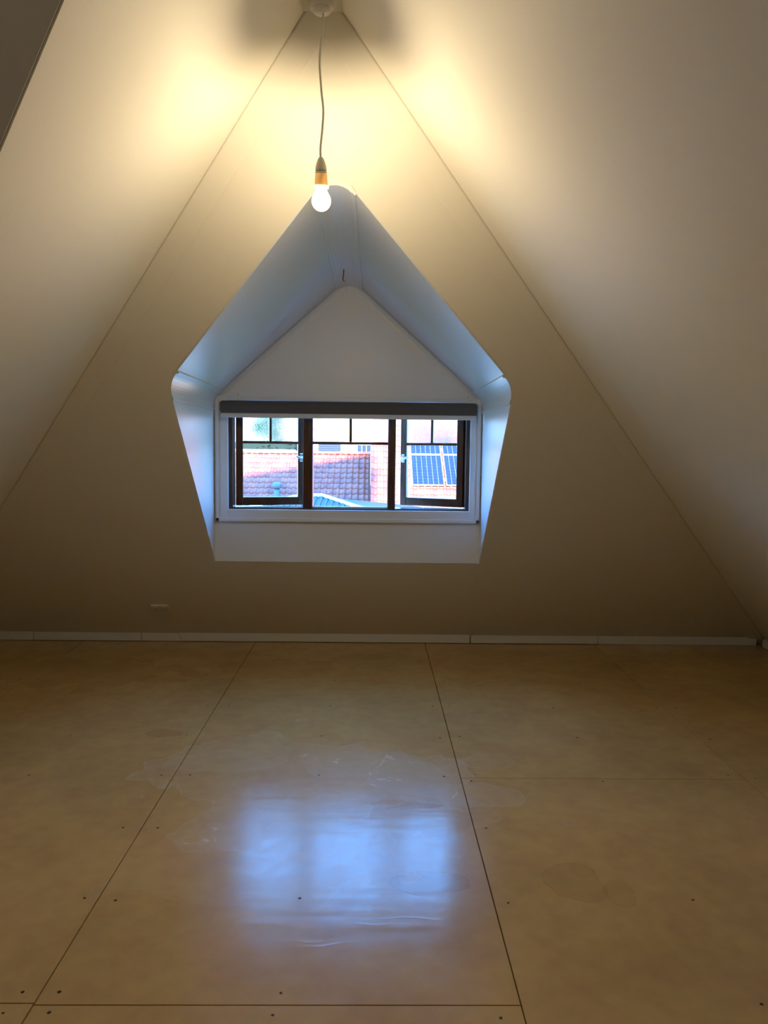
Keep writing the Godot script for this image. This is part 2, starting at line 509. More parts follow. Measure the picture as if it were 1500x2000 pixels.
# one dormer: cheeks, sloping ceilings, mouldings. P turns (across, height, outwards) into a point
func dormer(word: String, P: Callable, u0: float, half: float, foot: float, rise: float, tg: float) -> void:
	var T := func(h: float) -> float: return foot - h / rise
	var end := tg + 0.11
	var pr := profile(half)
	for s in [-1.0, 1.0]:
		var side := "left" if s < 0 else "right"
		var st := begin()
		var f := func(p: Vector2) -> Vector3: return P.call(u0 + s * half, p.y, p.x)
		var off: Vector3 = P.call(s * 0.06, 0, 0) - P.call(0, 0, 0)
		slab(st, PackedVector2Array([Vector2(T.call(0.670) + 0.003, 0.670), Vector2(T.call(1.64) + 0.003, 1.64), Vector2(end, 1.64), Vector2(end, 0.670)]), f, off)
		tag(build(st, "wall_%s_cheek_%s" % [word, side], M.white), "white %s cheek wall of the %s dormer" % [side, "window" if word == "dormer" else "side"], "wall", "", "structure")
		# sloping ceiling
		var a: Vector2 = pr[3]
		var b: Vector2 = pr[4]
		var d := (b - a).normalized()
		var a2 := a - d * 0.06
		var b2 := b + d * 0.10
		var g := func(p: Vector2) -> Vector3:
			var q := a2.lerp(b2, p.y)
			return P.call(u0 + s * q.x, q.y, lerpf(T.call(q.y) + 0.003, end, p.x))
		var n2 := Vector2(d.y, -d.x) * -1.0
		if n2.y < 0: n2 = -n2
		var off2: Vector3 = P.call(s * n2.x * 0.06, n2.y * 0.06, 0) - P.call(0, 0, 0)
		st = begin()
		slab(st, PackedVector2Array([Vector2(0, 0), Vector2(0, 1), Vector2(1, 1), Vector2(1, 0)]), g, off2)
		tag(build(st, "ceiling_%s_%s" % [word, side], M.white), "white %s sloping ceiling of the %s dormer" % [side, "window" if word == "dormer" else "side"], "ceiling", "", "structure")
		# cove moulding between cheek and ceiling, with lips
		var sec := [Vector2(half - 0.0005, 1.598), Vector2(half - 0.006, 1.600), Vector2(half - 0.006, 1.612)]
		var p0 := Vector2(half - 0.003, 1.616)
		var p2 := a + d * 0.020 + Vector2(-0.003, -0.003)
		for q in bez(Vector3(p0.x, p0.y, 0), Vector3(half - 0.004, 1.675, 0), Vector3(p2.x, p2.y, 0), 8):
			sec.append(Vector2(q.x, q.y))
		sec.append(p2 + d * 0.003 + Vector2(-0.004, -0.005))
		sec.append(p2 + d * 0.013 + Vector2(-0.004, -0.005))
		sec.append(p2 + d * 0.016 + Vector2(0.004, 0.004))
		st = begin()
		moulding(st, sec, P, u0, s, T, tg, Vector2(half + 0.02, 1.72))
		tag(build(st, "trim_1", M.trim), "white cove moulding along the top of the %s cheek in the %s dormer" % [side, "window" if word == "dormer" else "side"], "moulding", "", "structure")
	# cove along the dormer's ridge
	var k := half / DORMER_HALF
	for s in [-1.0, 1.0]:
		var st := begin()
		var sec := [Vector2(0.082 * k, 2.333), Vector2(0.074 * k, 2.326), Vector2(0.066 * k, 2.334), Vector2(0.062 * k, 2.334), Vector2(0.048 * k, 2.343), Vector2(0.030 * k, 2.350), Vector2(0.012 * k, 2.3535), Vector2(0.0, 2.354)]
		moulding(st, sec, P, u0, s, T, tg, Vector2(0, 2.42))
		tag(build(st, "trim_1", M.trim), "white rounded moulding on the %s of the %s dormer's ridge" % ["left" if s < 0 else "right", "window" if word == "dormer" else "side"], "moulding", "", "structure")

func moulding(st: SurfaceTool, sec: Array, P: Callable, u0: float, s: float, T: Callable, tg: float, apex: Vector2) -> void:
	st.set_smooth_group(-1)
	for i in sec.size() - 1:
		var a: Vector2 = sec[i]
		var b: Vector2 = sec[i + 1]
		face(st, [P.call(u0 + s * a.x, a.y, T.call(a.y) - 0.001), P.call(u0 + s * b.x, b.y, T.call(b.y) - 0.001), P.call(u0 + s * b.x, b.y, tg), P.call(u0 + s * a.x, a.y, tg)], P.call(-s * 0.5, -0.8, 0) - P.call(0, 0, 0))
		# its cut end, in line with the slope
		face(st, [P.call(u0 + s * a.x, a.y, T.call(a.y) + 0.0015), P.call(u0 + s * b.x, b.y, T.call(b.y) + 0.0015), P.call(u0 + s * apex.x, apex.y, T.call(apex.y) + 0.0015)], P.call(0, 0, -1) - P.call(0, 0, 0))

func make_dormers() -> void:
	dormer("dormer", func(u, h, t): return Vector3(u, h, -t), DORMER_X, DORMER_HALF, -BACK_FOOT, BACK_RISE, -GABLE_Z)
	dormer("recess", func(u, h, t): return Vector3(-t, h, u), -1.674, 0.715, -LEFT_FOOT, SIDE_RISE, 2.484)
	# window wall of the dormer, with the opening
	var st := begin()
	var f := func(p: Vector2) -> Vector3: return Vector3(p.x, p.y, GABLE_Z)
	var u := DORMER_X
	for s in [-1.0, 1.0]:
		var e: float = -0.892 if s < 0 else 0.597
		slab(st, PackedVector2Array([Vector2(u, 0.671), Vector2(u + s * 0.87, 0.671), Vector2(u + s * 0.87, 1.70), Vector2(u, 2.44), Vector2(u, 1.665), Vector2(e, 1.665), Vector2(e, 0.995), Vector2(u, 0.995)]), f, Vector3(0, 0, -0.10))
	tag(build(st, "wall_gable", M.white), "white pointed gable wall holding the dormer window", "wall", "", "structure")
	# mouldings where the sloping ceilings meet the gable
	for s in [-1.0, 1.0]:
		st = begin(false)
		var a := Vector2(0.790, 1.702)
		var b := Vector2(0.0, 2.402)
		var d := (b - a).normalized()
		var n := Vector2(-d.y, d.x)
		if n.y > 0: n = -n
		var A := []
		var B := []
		for q in [Vector2(0.003, 0.046), Vector2(0.003, 0.040), Vector2(0.006, 0.026), Vector2(0.014, 0.014), Vector2(0.028, 0.006), Vector2(0.044, 0.003), Vector2(0.050, 0.003)]:
			# q.x below the ceiling, q.y in front of the gable
			var pa: Vector2 = a + n * q.x
			var pb: Vector2 = b + n * q.x
			pb.x = 0.0 if pb.x < 0.0 else pb.x
			A.append(Vector3(u + s * pa.x, pa.y, GABLE_Z + q.y))
			B.append(Vector3(u + s * pb.x, pb.y, GABLE_Z + q.y))
		swept(st, A, B, Vector3(0, -0.5, 1))
		tag(build(st, "trim_1", M.trim), "white cove moulding along the %s top edge of the gable wall" % ["left" if s < 0 else "right"], "moulding", "", "structure")
	# end wall of the recess on the left
	st = begin()
	slab(st, PackedVector2Array([Vector2(-2.5, 0.671), Vector2(-0.85, 0.671), Vector2(-0.85, 1.75), Vector2(-1.674, 2.45), Vector2(-2.5, 1.75)]), func(p): return Vector3(-2.484, p.y, p.x), Vector3(-0.1, 0, 0))
	tag(build(st, "wall_recess", M.white), "white end wall of the side dormer on the left", "wall", "", "structure")

# ---------------------------------------------------------------- the window
func bar(parent: Node3D, called: String, lo: Vector3, hi: Vector3, mat: Material, c := 0.003) -> MeshInstance3D:
	var st := begin()
	box(st, lo, hi, c)
	return build(st, called, mat, parent)

func sash(parent: Node3D, s: float, hinge: Vector3, w: float, angle: float) -> void:
	var o := base("sash", hinge, parent)
	o.rotation.y = angle
	var y0 := 1.014
	var y1 := 1.655
	var z0 := -0.018
	var z1 := 0.018
	var X := func(x: float) -> float: return s * x
	var b := func(called: String, xa: float, ya: float, xb: float, yb: float, d := 0.0) -> void:
		var lo := Vector3(minf(s * xa, s * xb), ya, z0 + d)
		var hi := Vector3(maxf(s * xa, s * xb), yb, z1 - d)
		bar(o, called, lo, hi, M.wood)
	b.call("stile", 0.0, y0, 0.044, y1)
	b.call("stile", w - 0.042, y0, w, y1)
	b.call("bottom_rail", 0.044, y0, w - 0.042, y0 + 0.052, 0.001)
	b.call("top_rail", 0.044, y1 - 0.042, w - 0.042, y1, 0.001)
	b.call("glazing_bar", 0.044, 1.402, w - 0.042, 1.419, 0.004)
	b.call("glazing_bar", w / 2.0 - 0.008, 1.419, w / 2.0 + 0.008, y1 - 0.042, 0.004)
	bar(o, "pane", Vector3(minf(s * 0.040, s * (w - 0.038)), y0 + 0.048, -0.002), Vector3(maxf(s * 0.040, s * (w - 0.038)), 1.406, 0.002), M.pane, 0.0)
	for k in 2:
		var xa := 0.042 if k == 0 else w / 2.0 + 0.006
		var xb := w / 2.0 - 0.006 if k == 0 else w - 0.040
		tag(bar(o, "textured_pane", Vector3(minf(s * xa, s * xb), 1.416, -0.002), Vector3(maxf(s * xa, s * xb), y1 - 0.038, 0.002), M.obscure, 0.0), "small pane of pebbled obscure glass", "")
	# fastener on the free stile
	var st := begin()
	var fx := s * (w - 0.021)
	cbox(st, Transform3D(Basis(), Vector3(fx, 1.318, z1 + 0.003)), Vector3(0.022, 0.052, 0.007), 0.003)
	cbox(st, Transform3D(Basis(), Vector3(fx, 1.318, z1 + 0.014)), Vector3(0.012, 0.014, 0.022), 0.003)
	cbox(st, Transform3D(Basis(Vector3.BACK, s * -0.35), Vector3(fx - s * 0.012, 1.316, z1 + 0.026)), Vector3(0.052, 0.013, 0.009), 0.004)
	tag(build(st, "handle", M.metal, o), "small silver casement fastener", "")

func make_window() -> void:
	var w := base("window_1")
	tag(w, "dark timber three-light casement window with both side sashes ajar", "window", "", "structure")
	var zf := GABLE_Z
	# white architrave: two steps
	var L := -0.971
	var Rr := 0.663
	for p in [["architrave", Vector3(L, 0.918, zf), Vector3(-0.888, 1.69, zf + 0.016)], ["architrave", Vector3(0.594, 0.918, zf), Vector3(Rr, 1.69, zf + 0.016)], ["architrave", Vector3(-0.888, 0.918, zf), Vector3(0.594, 0.998, zf + 0.016)], ["architrave", Vector3(-0.888, 1.662, zf), Vector3(0.594, 1.69, zf + 0.016)]]:
		bar(w, p[0], p[1], p[2], M.trim, 0.003)
	for p in [[Vector3(L + 0.004, 0.922, zf + 0.015), Vector3(L + 0.032, 1.69, zf + 0.027)], [Vector3(Rr - 0.030, 0.922, zf + 0.015), Vector3(Rr - 0.003, 1.69, zf + 0.027)], [Vector3(L + 0.004, 0.922, zf + 0.015), Vector3(Rr - 0.003, 0.948, zf + 0.027)]]:
		bar(w, "architrave_bead", p[0], p[1], M.trim, 0.006)
	# frame
	var zi := zf - 0.012
	var zo := zf - 0.115
	bar(w, "jamb", Vector3(-0.892, 0.995, zo), Vector3(-0.866, 1.668, zi), M.wood)
	bar(w, "jamb", Vector3(0.573, 0.995, zo), Vector3(0.597, 1.668, zi), M.wood)
	bar(w, "head", Vector3(-0.868, 1.655, zo), Vector3(0.575, 1.69, zi), M.wood)
	bar(w, "sill", Vector3(-0.868, 0.975, zo - 0.03), Vector3(0.575, 1.008, zi), M.wood)
	bar(w, "mullion", Vector3(-0.435, 1.006, zo), Vector3(-0.374, 1.657, zi), M.wood, 0.005)
	bar(w, "mullion", Vector3(0.090, 1.006, zo), Vector3(0.138, 1.657, zi), M.wood, 0.005)
	# fixed middle light
	var zg := zf - 0.06
	bar(w, "glazing_bar", Vector3(-0.375, 1.402, zg - 0.012), Vector3(0.091, 1.419, zg + 0.012), M.wood)
	bar(w, "glazing_bar", Vector3(-0.151, 1.419, zg - 0.012), Vector3(-0.133, 1.656, zg + 0.012), M.wood)
	bar(w, "pane", Vector3(-0.375, 1.007, zg - 0.002), Vector3(0.091, 1.404, zg + 0.002), M.pane, 0.0)
	for x in [[-0.375, -0.150], [-0.134, 0.091]]:
		tag(bar(w, "textured_pane", Vector3(x[0], 1.417, zg - 0.002), Vector3(x[1], 1.656, zg + 0.002), M.obscure, 0.0), "small pane of pebbled obscure glass", "")
	bar(w, "glazing_bead", Vector3(-0.374, 1.007, zg + 0.004), Vector3(0.090, 1.016, zg + 0.020), M.trim, 0.002)
	sash(w, 1.0, Vector3(-0.861, 0, zf - 0.098), 0.431, deg_to_rad(14.0))
	sash(w, -1.0, Vector3(0.571, 0, zf - 0.098), 0.425, deg_to_rad(-24.0))

# ---------------------------------------------------------------- cornices at the hips, baseboards
func make_trims() -> void:
	for s in [-1.0, 1.0]:
		var st := begin(false)
		var foot := LEFT_FOOT if s < 0 else RIGHT_FOOT
		var lo := Vector3(foot, 0, BACK_FOOT)
		var hi_h := 2.76
		var hi := Vector3(foot - s * hi_h / SIDE_RISE, hi_h, BACK_FOOT + hi_h / BACK_RISE)
		var d := (hi - lo).normalized()
		var nb := Vector3(0, -1, BACK_RISE).normalized()
		var ns := Vector3(-s * SIDE_RISE, -1, 0).normalized()
		var on_back := nb.cross(d).normalized()
		if on_back.dot(Vector3(-s, 0, 0)) < 0: on_back = -on_back
		var on_side := ns.cross(d).normalized()
		if on_side.dot(Vector3(0, 0, 1)) < 0: on_side = -on_side
		var A := []
		var a := on_side * 0.012 + ns * 0.001
		var b := on_side * 0.012 + ns * 0.006
		var c := on_back * 0.080 + nb * 0.005
		A.append(a)
		A.append(b)
		for q in bez(b + on_back * 0.002, on_back * 0.022 + nb * 0.010, c, 8): A.append(q)
		A.append(on_back * 0.083 + nb * 0.0045)
		A.append(on_back * 0.083 + nb * 0.0005)
		var F := []
		var G := []
		for q in A:
			F.append(lo + q); G.append(hi + q)
		swept(st, F, G, nb + ns)
		tag(build(st, "trim_1", M.wall), "cream cove moulding down the %s hip of the back wall" % ["left" if s < 0 else "right"], "moulding", "", "structure")
	# boards along the foot of the back wall, butted and scarfed
	var bb := base("baseboard_back")
	tag(bb, "low white-painted baseboard in uneven lengths along the back wall", "baseboard", "", "structure")
	var rng := RandomNumberGenerator.new()
	rng.seed = 4
	var cuts := [-3.13, -2.392, -1.63, -1.372, 0.708, 1.62, 2.765]
	for i in cuts.size() - 1:
		var st := begin()
		var h := 0.062 + rng.randf_range(-0.003, 0.002)
		var lift := rng.randf_range(0.002, 0.006)
		var z := -5.389 + rng.randf_range(-0.003, 0.003)
		var sk0: float = 0.030 if i == 3 else 0.0
		var sk1: float = 0.030 if i == 2 else 0.0
		var x0: float = cuts[i] + 0.0022
		var x1: float = cuts[i + 1] - 0.0022 - (0.006 if i == 3 else 0.0)
		slab(st, PackedVector2Array([Vector2(x0 + sk0, lift), Vector2(x1 + sk1, lift), Vector2(x1, h - 0.003), Vector2(x1 - 0.003, h), Vector2(x0 + 0.003, h), Vector2(x0, h - 0.003)]), func(p): return Vector3(p.x, p.y, z), Vector3(0, 0, -0.030))
		build(st, "board", M.trim, bb)
	for s in [-1.0, 1.0]:
		var x := -3.145 if s < 0 else 2.795
		var o := base("baseboard_left" if s < 0 else "baseboard_right")
		tag(o, "low white-painted baseboard along the foot of the %s slope" % ["left" if s < 0 else "right"], "baseboard", "", "structure")
		var z0 := -5.34
		for k in 3:
			var z1: float = z0 + [2.6, 2.9, 2.8][k]
			bar(o, "board", Vector3(x - 0.014, 0.003, z0), Vector3(x + 0.014, 0.060, z1 - 0.002), M.trim, 0.003)
			z0 = z1

# ---------------------------------------------------------------- the pendant bulb
func make_lamp() -> void:
	var t := base("pendant_lamp", Vector3(LAMP.x, RIDGE_H, LAMP.z))
	tag(t, "bare glowing light bulb hanging on a white cord from the ceiling ridge", "lamp")
	var o := Vector3(0, -RIDGE_H, 0)
	var st := begin(false)
	lathe(st, [Vector2(0.040, 2.7395), Vector2(0.0395, 2.722), Vector2(0.036, 2.714), Vector2(0.030, 2.711), Vector2(0.028, 2.712), Vector2(0.0275, 2.704), Vector2(0.022, 2.700), Vector2(0.006, 2.6985), Vector2(0.0, 2.6985)].map(func(p): return Vector2(p.x, p.y)), o, 40)
	build(st, "ceiling_rose", M.plastic, t)
	st = begin(false)
	var pts := []
	var cv := Curve3D.new()
	for p in [[627.5, 2.702], [626, 2.66], [622.5, 2.60], [621, 2.55], [624.5, 2.47], [628, 2.415], [626.5, 2.36], [623.2, 2.30], [624, 2.262]]:
		cv.add_point(Vector3((p[0] - 624.0) * 0.0017, p[1], 0) + o)
	for i in cv.point_count:
		var d := Vector3.ZERO
		if i > 0 and i < cv.point_count - 1:
			d = (cv.get_point_position(i + 1) - cv.get_point_position(i - 1)) * 0.17
		cv.set_point_in(i, -d); cv.set_point_out(i, d)
	for i in 49: pts.append(cv.sample_baked(cv.get_baked_length() * i / 48.0, true))
	tube(st, pts, 0.0036, 8)
	build(st, "cord", M.plastic, t)
	# the holder hangs a little askew on its cord
	var top := 2.268
	var hd := base("lamp_holder", Vector3(0, top + 0.006 - RIDGE_H, 0), t)
	hd.rotation.x = deg_to_rad(13.0)
	o = Vector3(0, -top, 0)
	st = begin(false)
	lathe(st, [Vector2(0.0, 2.268), Vector2(0.0055, 2.268), Vector2(0.0075, 2.266), Vector2(0.0125, 2.256), Vector2(0.0165, 2.243), Vector2(0.0180, 2.232), Vector2(0.0182, 2.229), Vector2(0.0172, 2.2285), Vector2(0.0172, 2.2265), Vector2(0.0182, 2.226), Vector2(0.0182, 2.222), Vector2(0.0, 2.222)], o, 32)
	tag(build(st, "cord_grip", M.cap, hd), "grey-white tapered top of the bulb holder", "")
	st = begin(false)
	lathe(st, [Vector2(0.0, 2.222), Vector2(0.0185, 2.222), Vector2(0.0195, 2.205), Vector2(0.0205, 2.190), Vector2(0.0205, 2.187), Vector2(0.0, 2.187)], o, 32)
	tag(build(st, "holder_skirt", M.skirt, hd), "amber plastic skirt of the bulb holder", "")
	st = begin(false)
	lathe(st, [Vector2(0.0, 2.187), Vector2(0.0215, 2.187), Vector2(0.0232, 2.184), Vector2(0.0232, 2.179), Vector2(0.0222, 2.1775), Vector2(0.0, 2.1775)], o, 32)
	tag(build(st, "bulb_collar", M.collar, hd), "white plastic collar of the bulb", "")
	# glass bulb, glowing
	st = begin(false)
	var prof := [Vector2(0.0165, 2.178), Vector2(0.0175, 2.174), Vector2(0.0215, 2.166)]
	for i in 15:
		var a := lerpf(0.60, -PI / 2.0, i / 14.0)
		prof.append(Vector2(0.0305 * cos(a), 2.1415 + 0.0315 * sin(a)))
	prof.reverse()
	prof[0] = Vector2(0, 2.110)
	lathe(st, prof, o, 32)
	var glow := StandardMaterial3D.new()
	glow.albedo_color = Color(1, 0.95, 0.85)
	glow.roughness = 0.2
	glow.emission_enabled = true
	glow.emission = Color(1.0, 0.93, 0.74)
	glow.emission_energy_multiplier = 3.0
	tag(build(st, "bulb", glow, hd), "glowing clear glass bulb", "")
	var l := OmniLight3D.new()
	l.name = "bulb_light"
	l.light_color = Color(1.0, 0.90, 0.72)
	l.light_energy = 0.265
	l.light_size = 0.008
	l.omni_range = 14.0
	l.omni_attenuation = 2.0
	l.shadow_enabled = true
	hd.add_child(l)
	l.position = Vector3(0, 2.147 - top, 0)

# ---------------------------------------------------------------- blind, outlet, hooks
func make_small_things() -> void:
	var b := base("roller_blind", Vector3(DORMER_X + 0.005, 1.585, GABLE_Z + 0.055))
	tag(b, "rolled-up dark grey roller blind with pale bottom rail above the window", "blind")
	var st := begin(false)
	var ring0 := []
	var ring1 := []
	var hw := 0.768
	for i in 28:
		var a := TAU * i / 28.0
		ring0.append(Vector3(-hw, 0.036 + 0.037 * sin(a), 0.037 * cos(a)))
		ring1.append(Vector3(hw, 0.036 + 0.037 * sin(a), 0.037 * cos(a)))
	for i in 28:
		var j := (i + 1) % 28
		face(st, [ring0[i], ring0[j], ring1[j], ring1[i]], Vector3(0, sin(TAU * (i + 0.5) / 28.0), cos(TAU * (i + 0.5) / 28.0)))
	st.set_smooth_group(-1)
	face(st, ring0, Vector3.LEFT)
	face(st, ring1, Vector3.RIGHT)
	build(st, "fabric_roll", M.blind, b)
	bar(b, "fabric", Vector3(-hw, -0.010, 0.034), Vector3(hw, 0.036, 0.0365), M.blind, 0.0005)
	tag(bar(b, "bottom_rail", Vector3(-hw - 0.001, -0.030, 0.027), Vector3(hw + 0.001, -0.003, 0.043), M.rail, 0.005), "pale bottom rail", "")
	for s in [-1.0, 1.0]:
		st = begin()
		cbox(st, Transform3D(Basis(), Vector3(s * (hw + 0.008), 0.040, -0.012)), Vector3(0.004, 0.056, 0.076), 0.0015)
		cbox(st, Transform3D(Basis(), Vector3(s * (hw + 0.004), 0.036, 0.0)), Vector3(0.012, 0.024, 0.024), 0.005)
		build(st, "bracket", M.metal, b)
	st = begin(false)
	var pts := []
	for i in 25:
		var a := TAU * i / 24.0
		var p := Vector3(0.5 - 0.5 * cos(a), 0, 0)
		pts.append(Vector3(hw - 0.022 + 0.016 * sin(a) + 0.018 * p.x, 0.02 - 0.43 * p.x, 0.002 - 0.012 * p.x))
	tube(st, pts, 0.0014, 5)
	tag(build(st, "pull_cord", M.rail, b), "thin pale loop of cord hanging at the right end", "")
	# power outlet on the sloping wall
	var up := Vector3(0, BACK_RISE, 1).normalized()
	var nrm := Vector3(0, -1, BACK_RISE).normalized()
	var o := base("power_outlet", back_p(Vector2(-1.424, 0.297)))
	tag(o, "small off-white power outlet low on the sloping back wall", "outlet")
	o.basis = Basis(Vector3.RIGHT, up, nrm)
	st = begin()
	cbox(st, Transform3D(Basis(), Vector3(0, 0, 0.007)), Vector3(0.115, 0.073, 0.014), 0.003)
	build(st, "plate", M.plastic, o)
	for s in [-1.0, 1.0]:
		st = begin()
		cbox(st, Transform3D(Basis(), Vector3(s * 0.032, 0.022, 0.0150)), Vector3(0.014, 0.009, 0.004), 0.001)
		build(st, "switch", M.plastic, o)
		st = begin()
		for k in [[-0.008, 0.0, 0.5], [0.008, 0.0, -0.5], [0.0, -0.014, 0.0]]:
			cbox(st, Transform3D(Basis(Vector3.BACK, k[2]), Vector3(s * 0.032 + k[0], -0.006 + k[1], 0.0141)), Vector3(0.002, 0.008, 0.0006), 0.0002)
		build(st, "socket_slots", M.black, o)
	# nails and a hook left in the dormer
	for a in [[Vector3(-0.172, 2.322, -4.30), "bent nail under the dormer ridge near the gable peak"], [Vector3(-0.828, 1.690, GABLE_Z), "small nail above the left end of the roller blind"], [Vector3(0.572, 1.690, GABLE_Z), "small nail above the right end of the roller blind"]]:
		st = begin(false)
		var p: Vector3 = a[0]
		var pl: Array
		if p.z > GABLE_Z + 0.1:
			pl = [Vector3(0, 0.032, 0), Vector3(0, 0.005, 0.002), Vector3(-0.004, -0.022, 0.004), Vector3(0.003, -0.036, 0.010)]
		else:
			pl = [Vector3(0, 0, -0.01), Vector3(0, 0, 0.012), Vector3(0.001, 0.006, 0.018), Vector3(0.002, 0.016, 0.020)]
		tube(st, pl, 0.0022, 6)
		var nl := build(st, "nail", M.metal if p.z < GABLE_Z + 0.1 else M.nail)
		nl.position = p
		tag(nl, a[1], "nail")

# ---------------------------------------------------------------- outside
const L_RIDGE := Vector3(0, 1.20, -28.0)   # ridge of the left neighbour's roof
const L_TAN := 0.585
const R_EAVE := Vector3(0, -0.37, -22.95)  # eave of the right neighbour's roof
const R_TAN := 0.640

func tile_mesh(w: float, l: float) -> Mesh:
	# two rolls, a raised lower edge; x across, z down the slope, y out of the roof
	var st := begin(false)
	var prof := [Vector2(0.0, 0.010), Vector2(0.10, 0.026), Vector2(0.22, 0.034), Vector2(0.34, 0.030), Vector2(0.44, 0.016), Vector2(0.52, 0.004), Vector2(0.66, 0.0), Vector2(0.80, 0.0), Vector2(0.92, 0.003), Vector2(1.0, 0.010)]
	for i in prof.size() - 1:
		var a: Vector2 = prof[i]
		var b: Vector2 = prof[i + 1]
		var x0 := (a.x - 0.5) * w
		var x1 := (b.x - 0.5) * w
		var t0 := 0.004
		var t1 := 0.042
		face(st, [Vector3(x0, a.y + t0, -l), Vector3(x1, b.y + t0, -l), Vector3(x1, b.y + t1, 0), Vector3(x0, a.y + t1, 0)], Vector3.UP)
		face(st, [Vector3(x0, a.y + t1, 0), Vector3(x1, b.y + t1, 0), Vector3(x1, 0.0, -0.004), Vector3(x0, 0.0, -0.004)], Vector3.BACK)
	return made(st)

func tiled(parent: Node3D, x0: float, cols: int, w: float, start: Vector3, rise: float, rows: int, gauge: float, rng: RandomNumberGenerator, lichen := 0.0) -> void:
	# rows go up the slope from start
	var up := Vector3(0, rise, -1).normalized()
	var bas := Basis(Vector3.RIGHT, Vector3(0, 1, rise).normalized(), -up)
	var m := tile_mesh(w * 0.985, gauge + 0.05)
	for r in rows:
		for c in cols:
			var mat: Material = M.tiles[rng.randi() % M.tiles.size()]
			var o := put_mesh(m, "roof_tile", mat, parent)
			o.transform = Transform3D(bas, Vector3(x0 + (c + 0.5) * w, start.y, start.z) + up * (gauge * r) + bas.y * rng.randf_range(0.0, 0.006))

func tiles_rest(parent: Node3D, x0: float, w: float, start: Vector3, rise: float, gauge: float, cells: Array) -> void:
	var up := Vector3(0, rise, -1).normalized()
	var bas := Basis(Vector3.RIGHT, Vector3(0, 1, rise).normalized(), -up)
	var m := tile_mesh(w * 0.985, gauge + 0.05)
	var st := SurfaceTool.new()
	for q in cells:       # [first column, columns, first row, rows]
		for r in range(q[2], q[2] + q[3]):
			for c in range(q[0], q[0] + q[1]):
				st.append_from(m, 0, Transform3D(bas, Vector3(x0 + (c + 0.5) * w, start.y, start.z) + up * (gauge * r)))
	var o := put_mesh(st.commit(), "roof_tile_field", M.tiles[0], parent)
	o.set_meta("kind", "stuff")

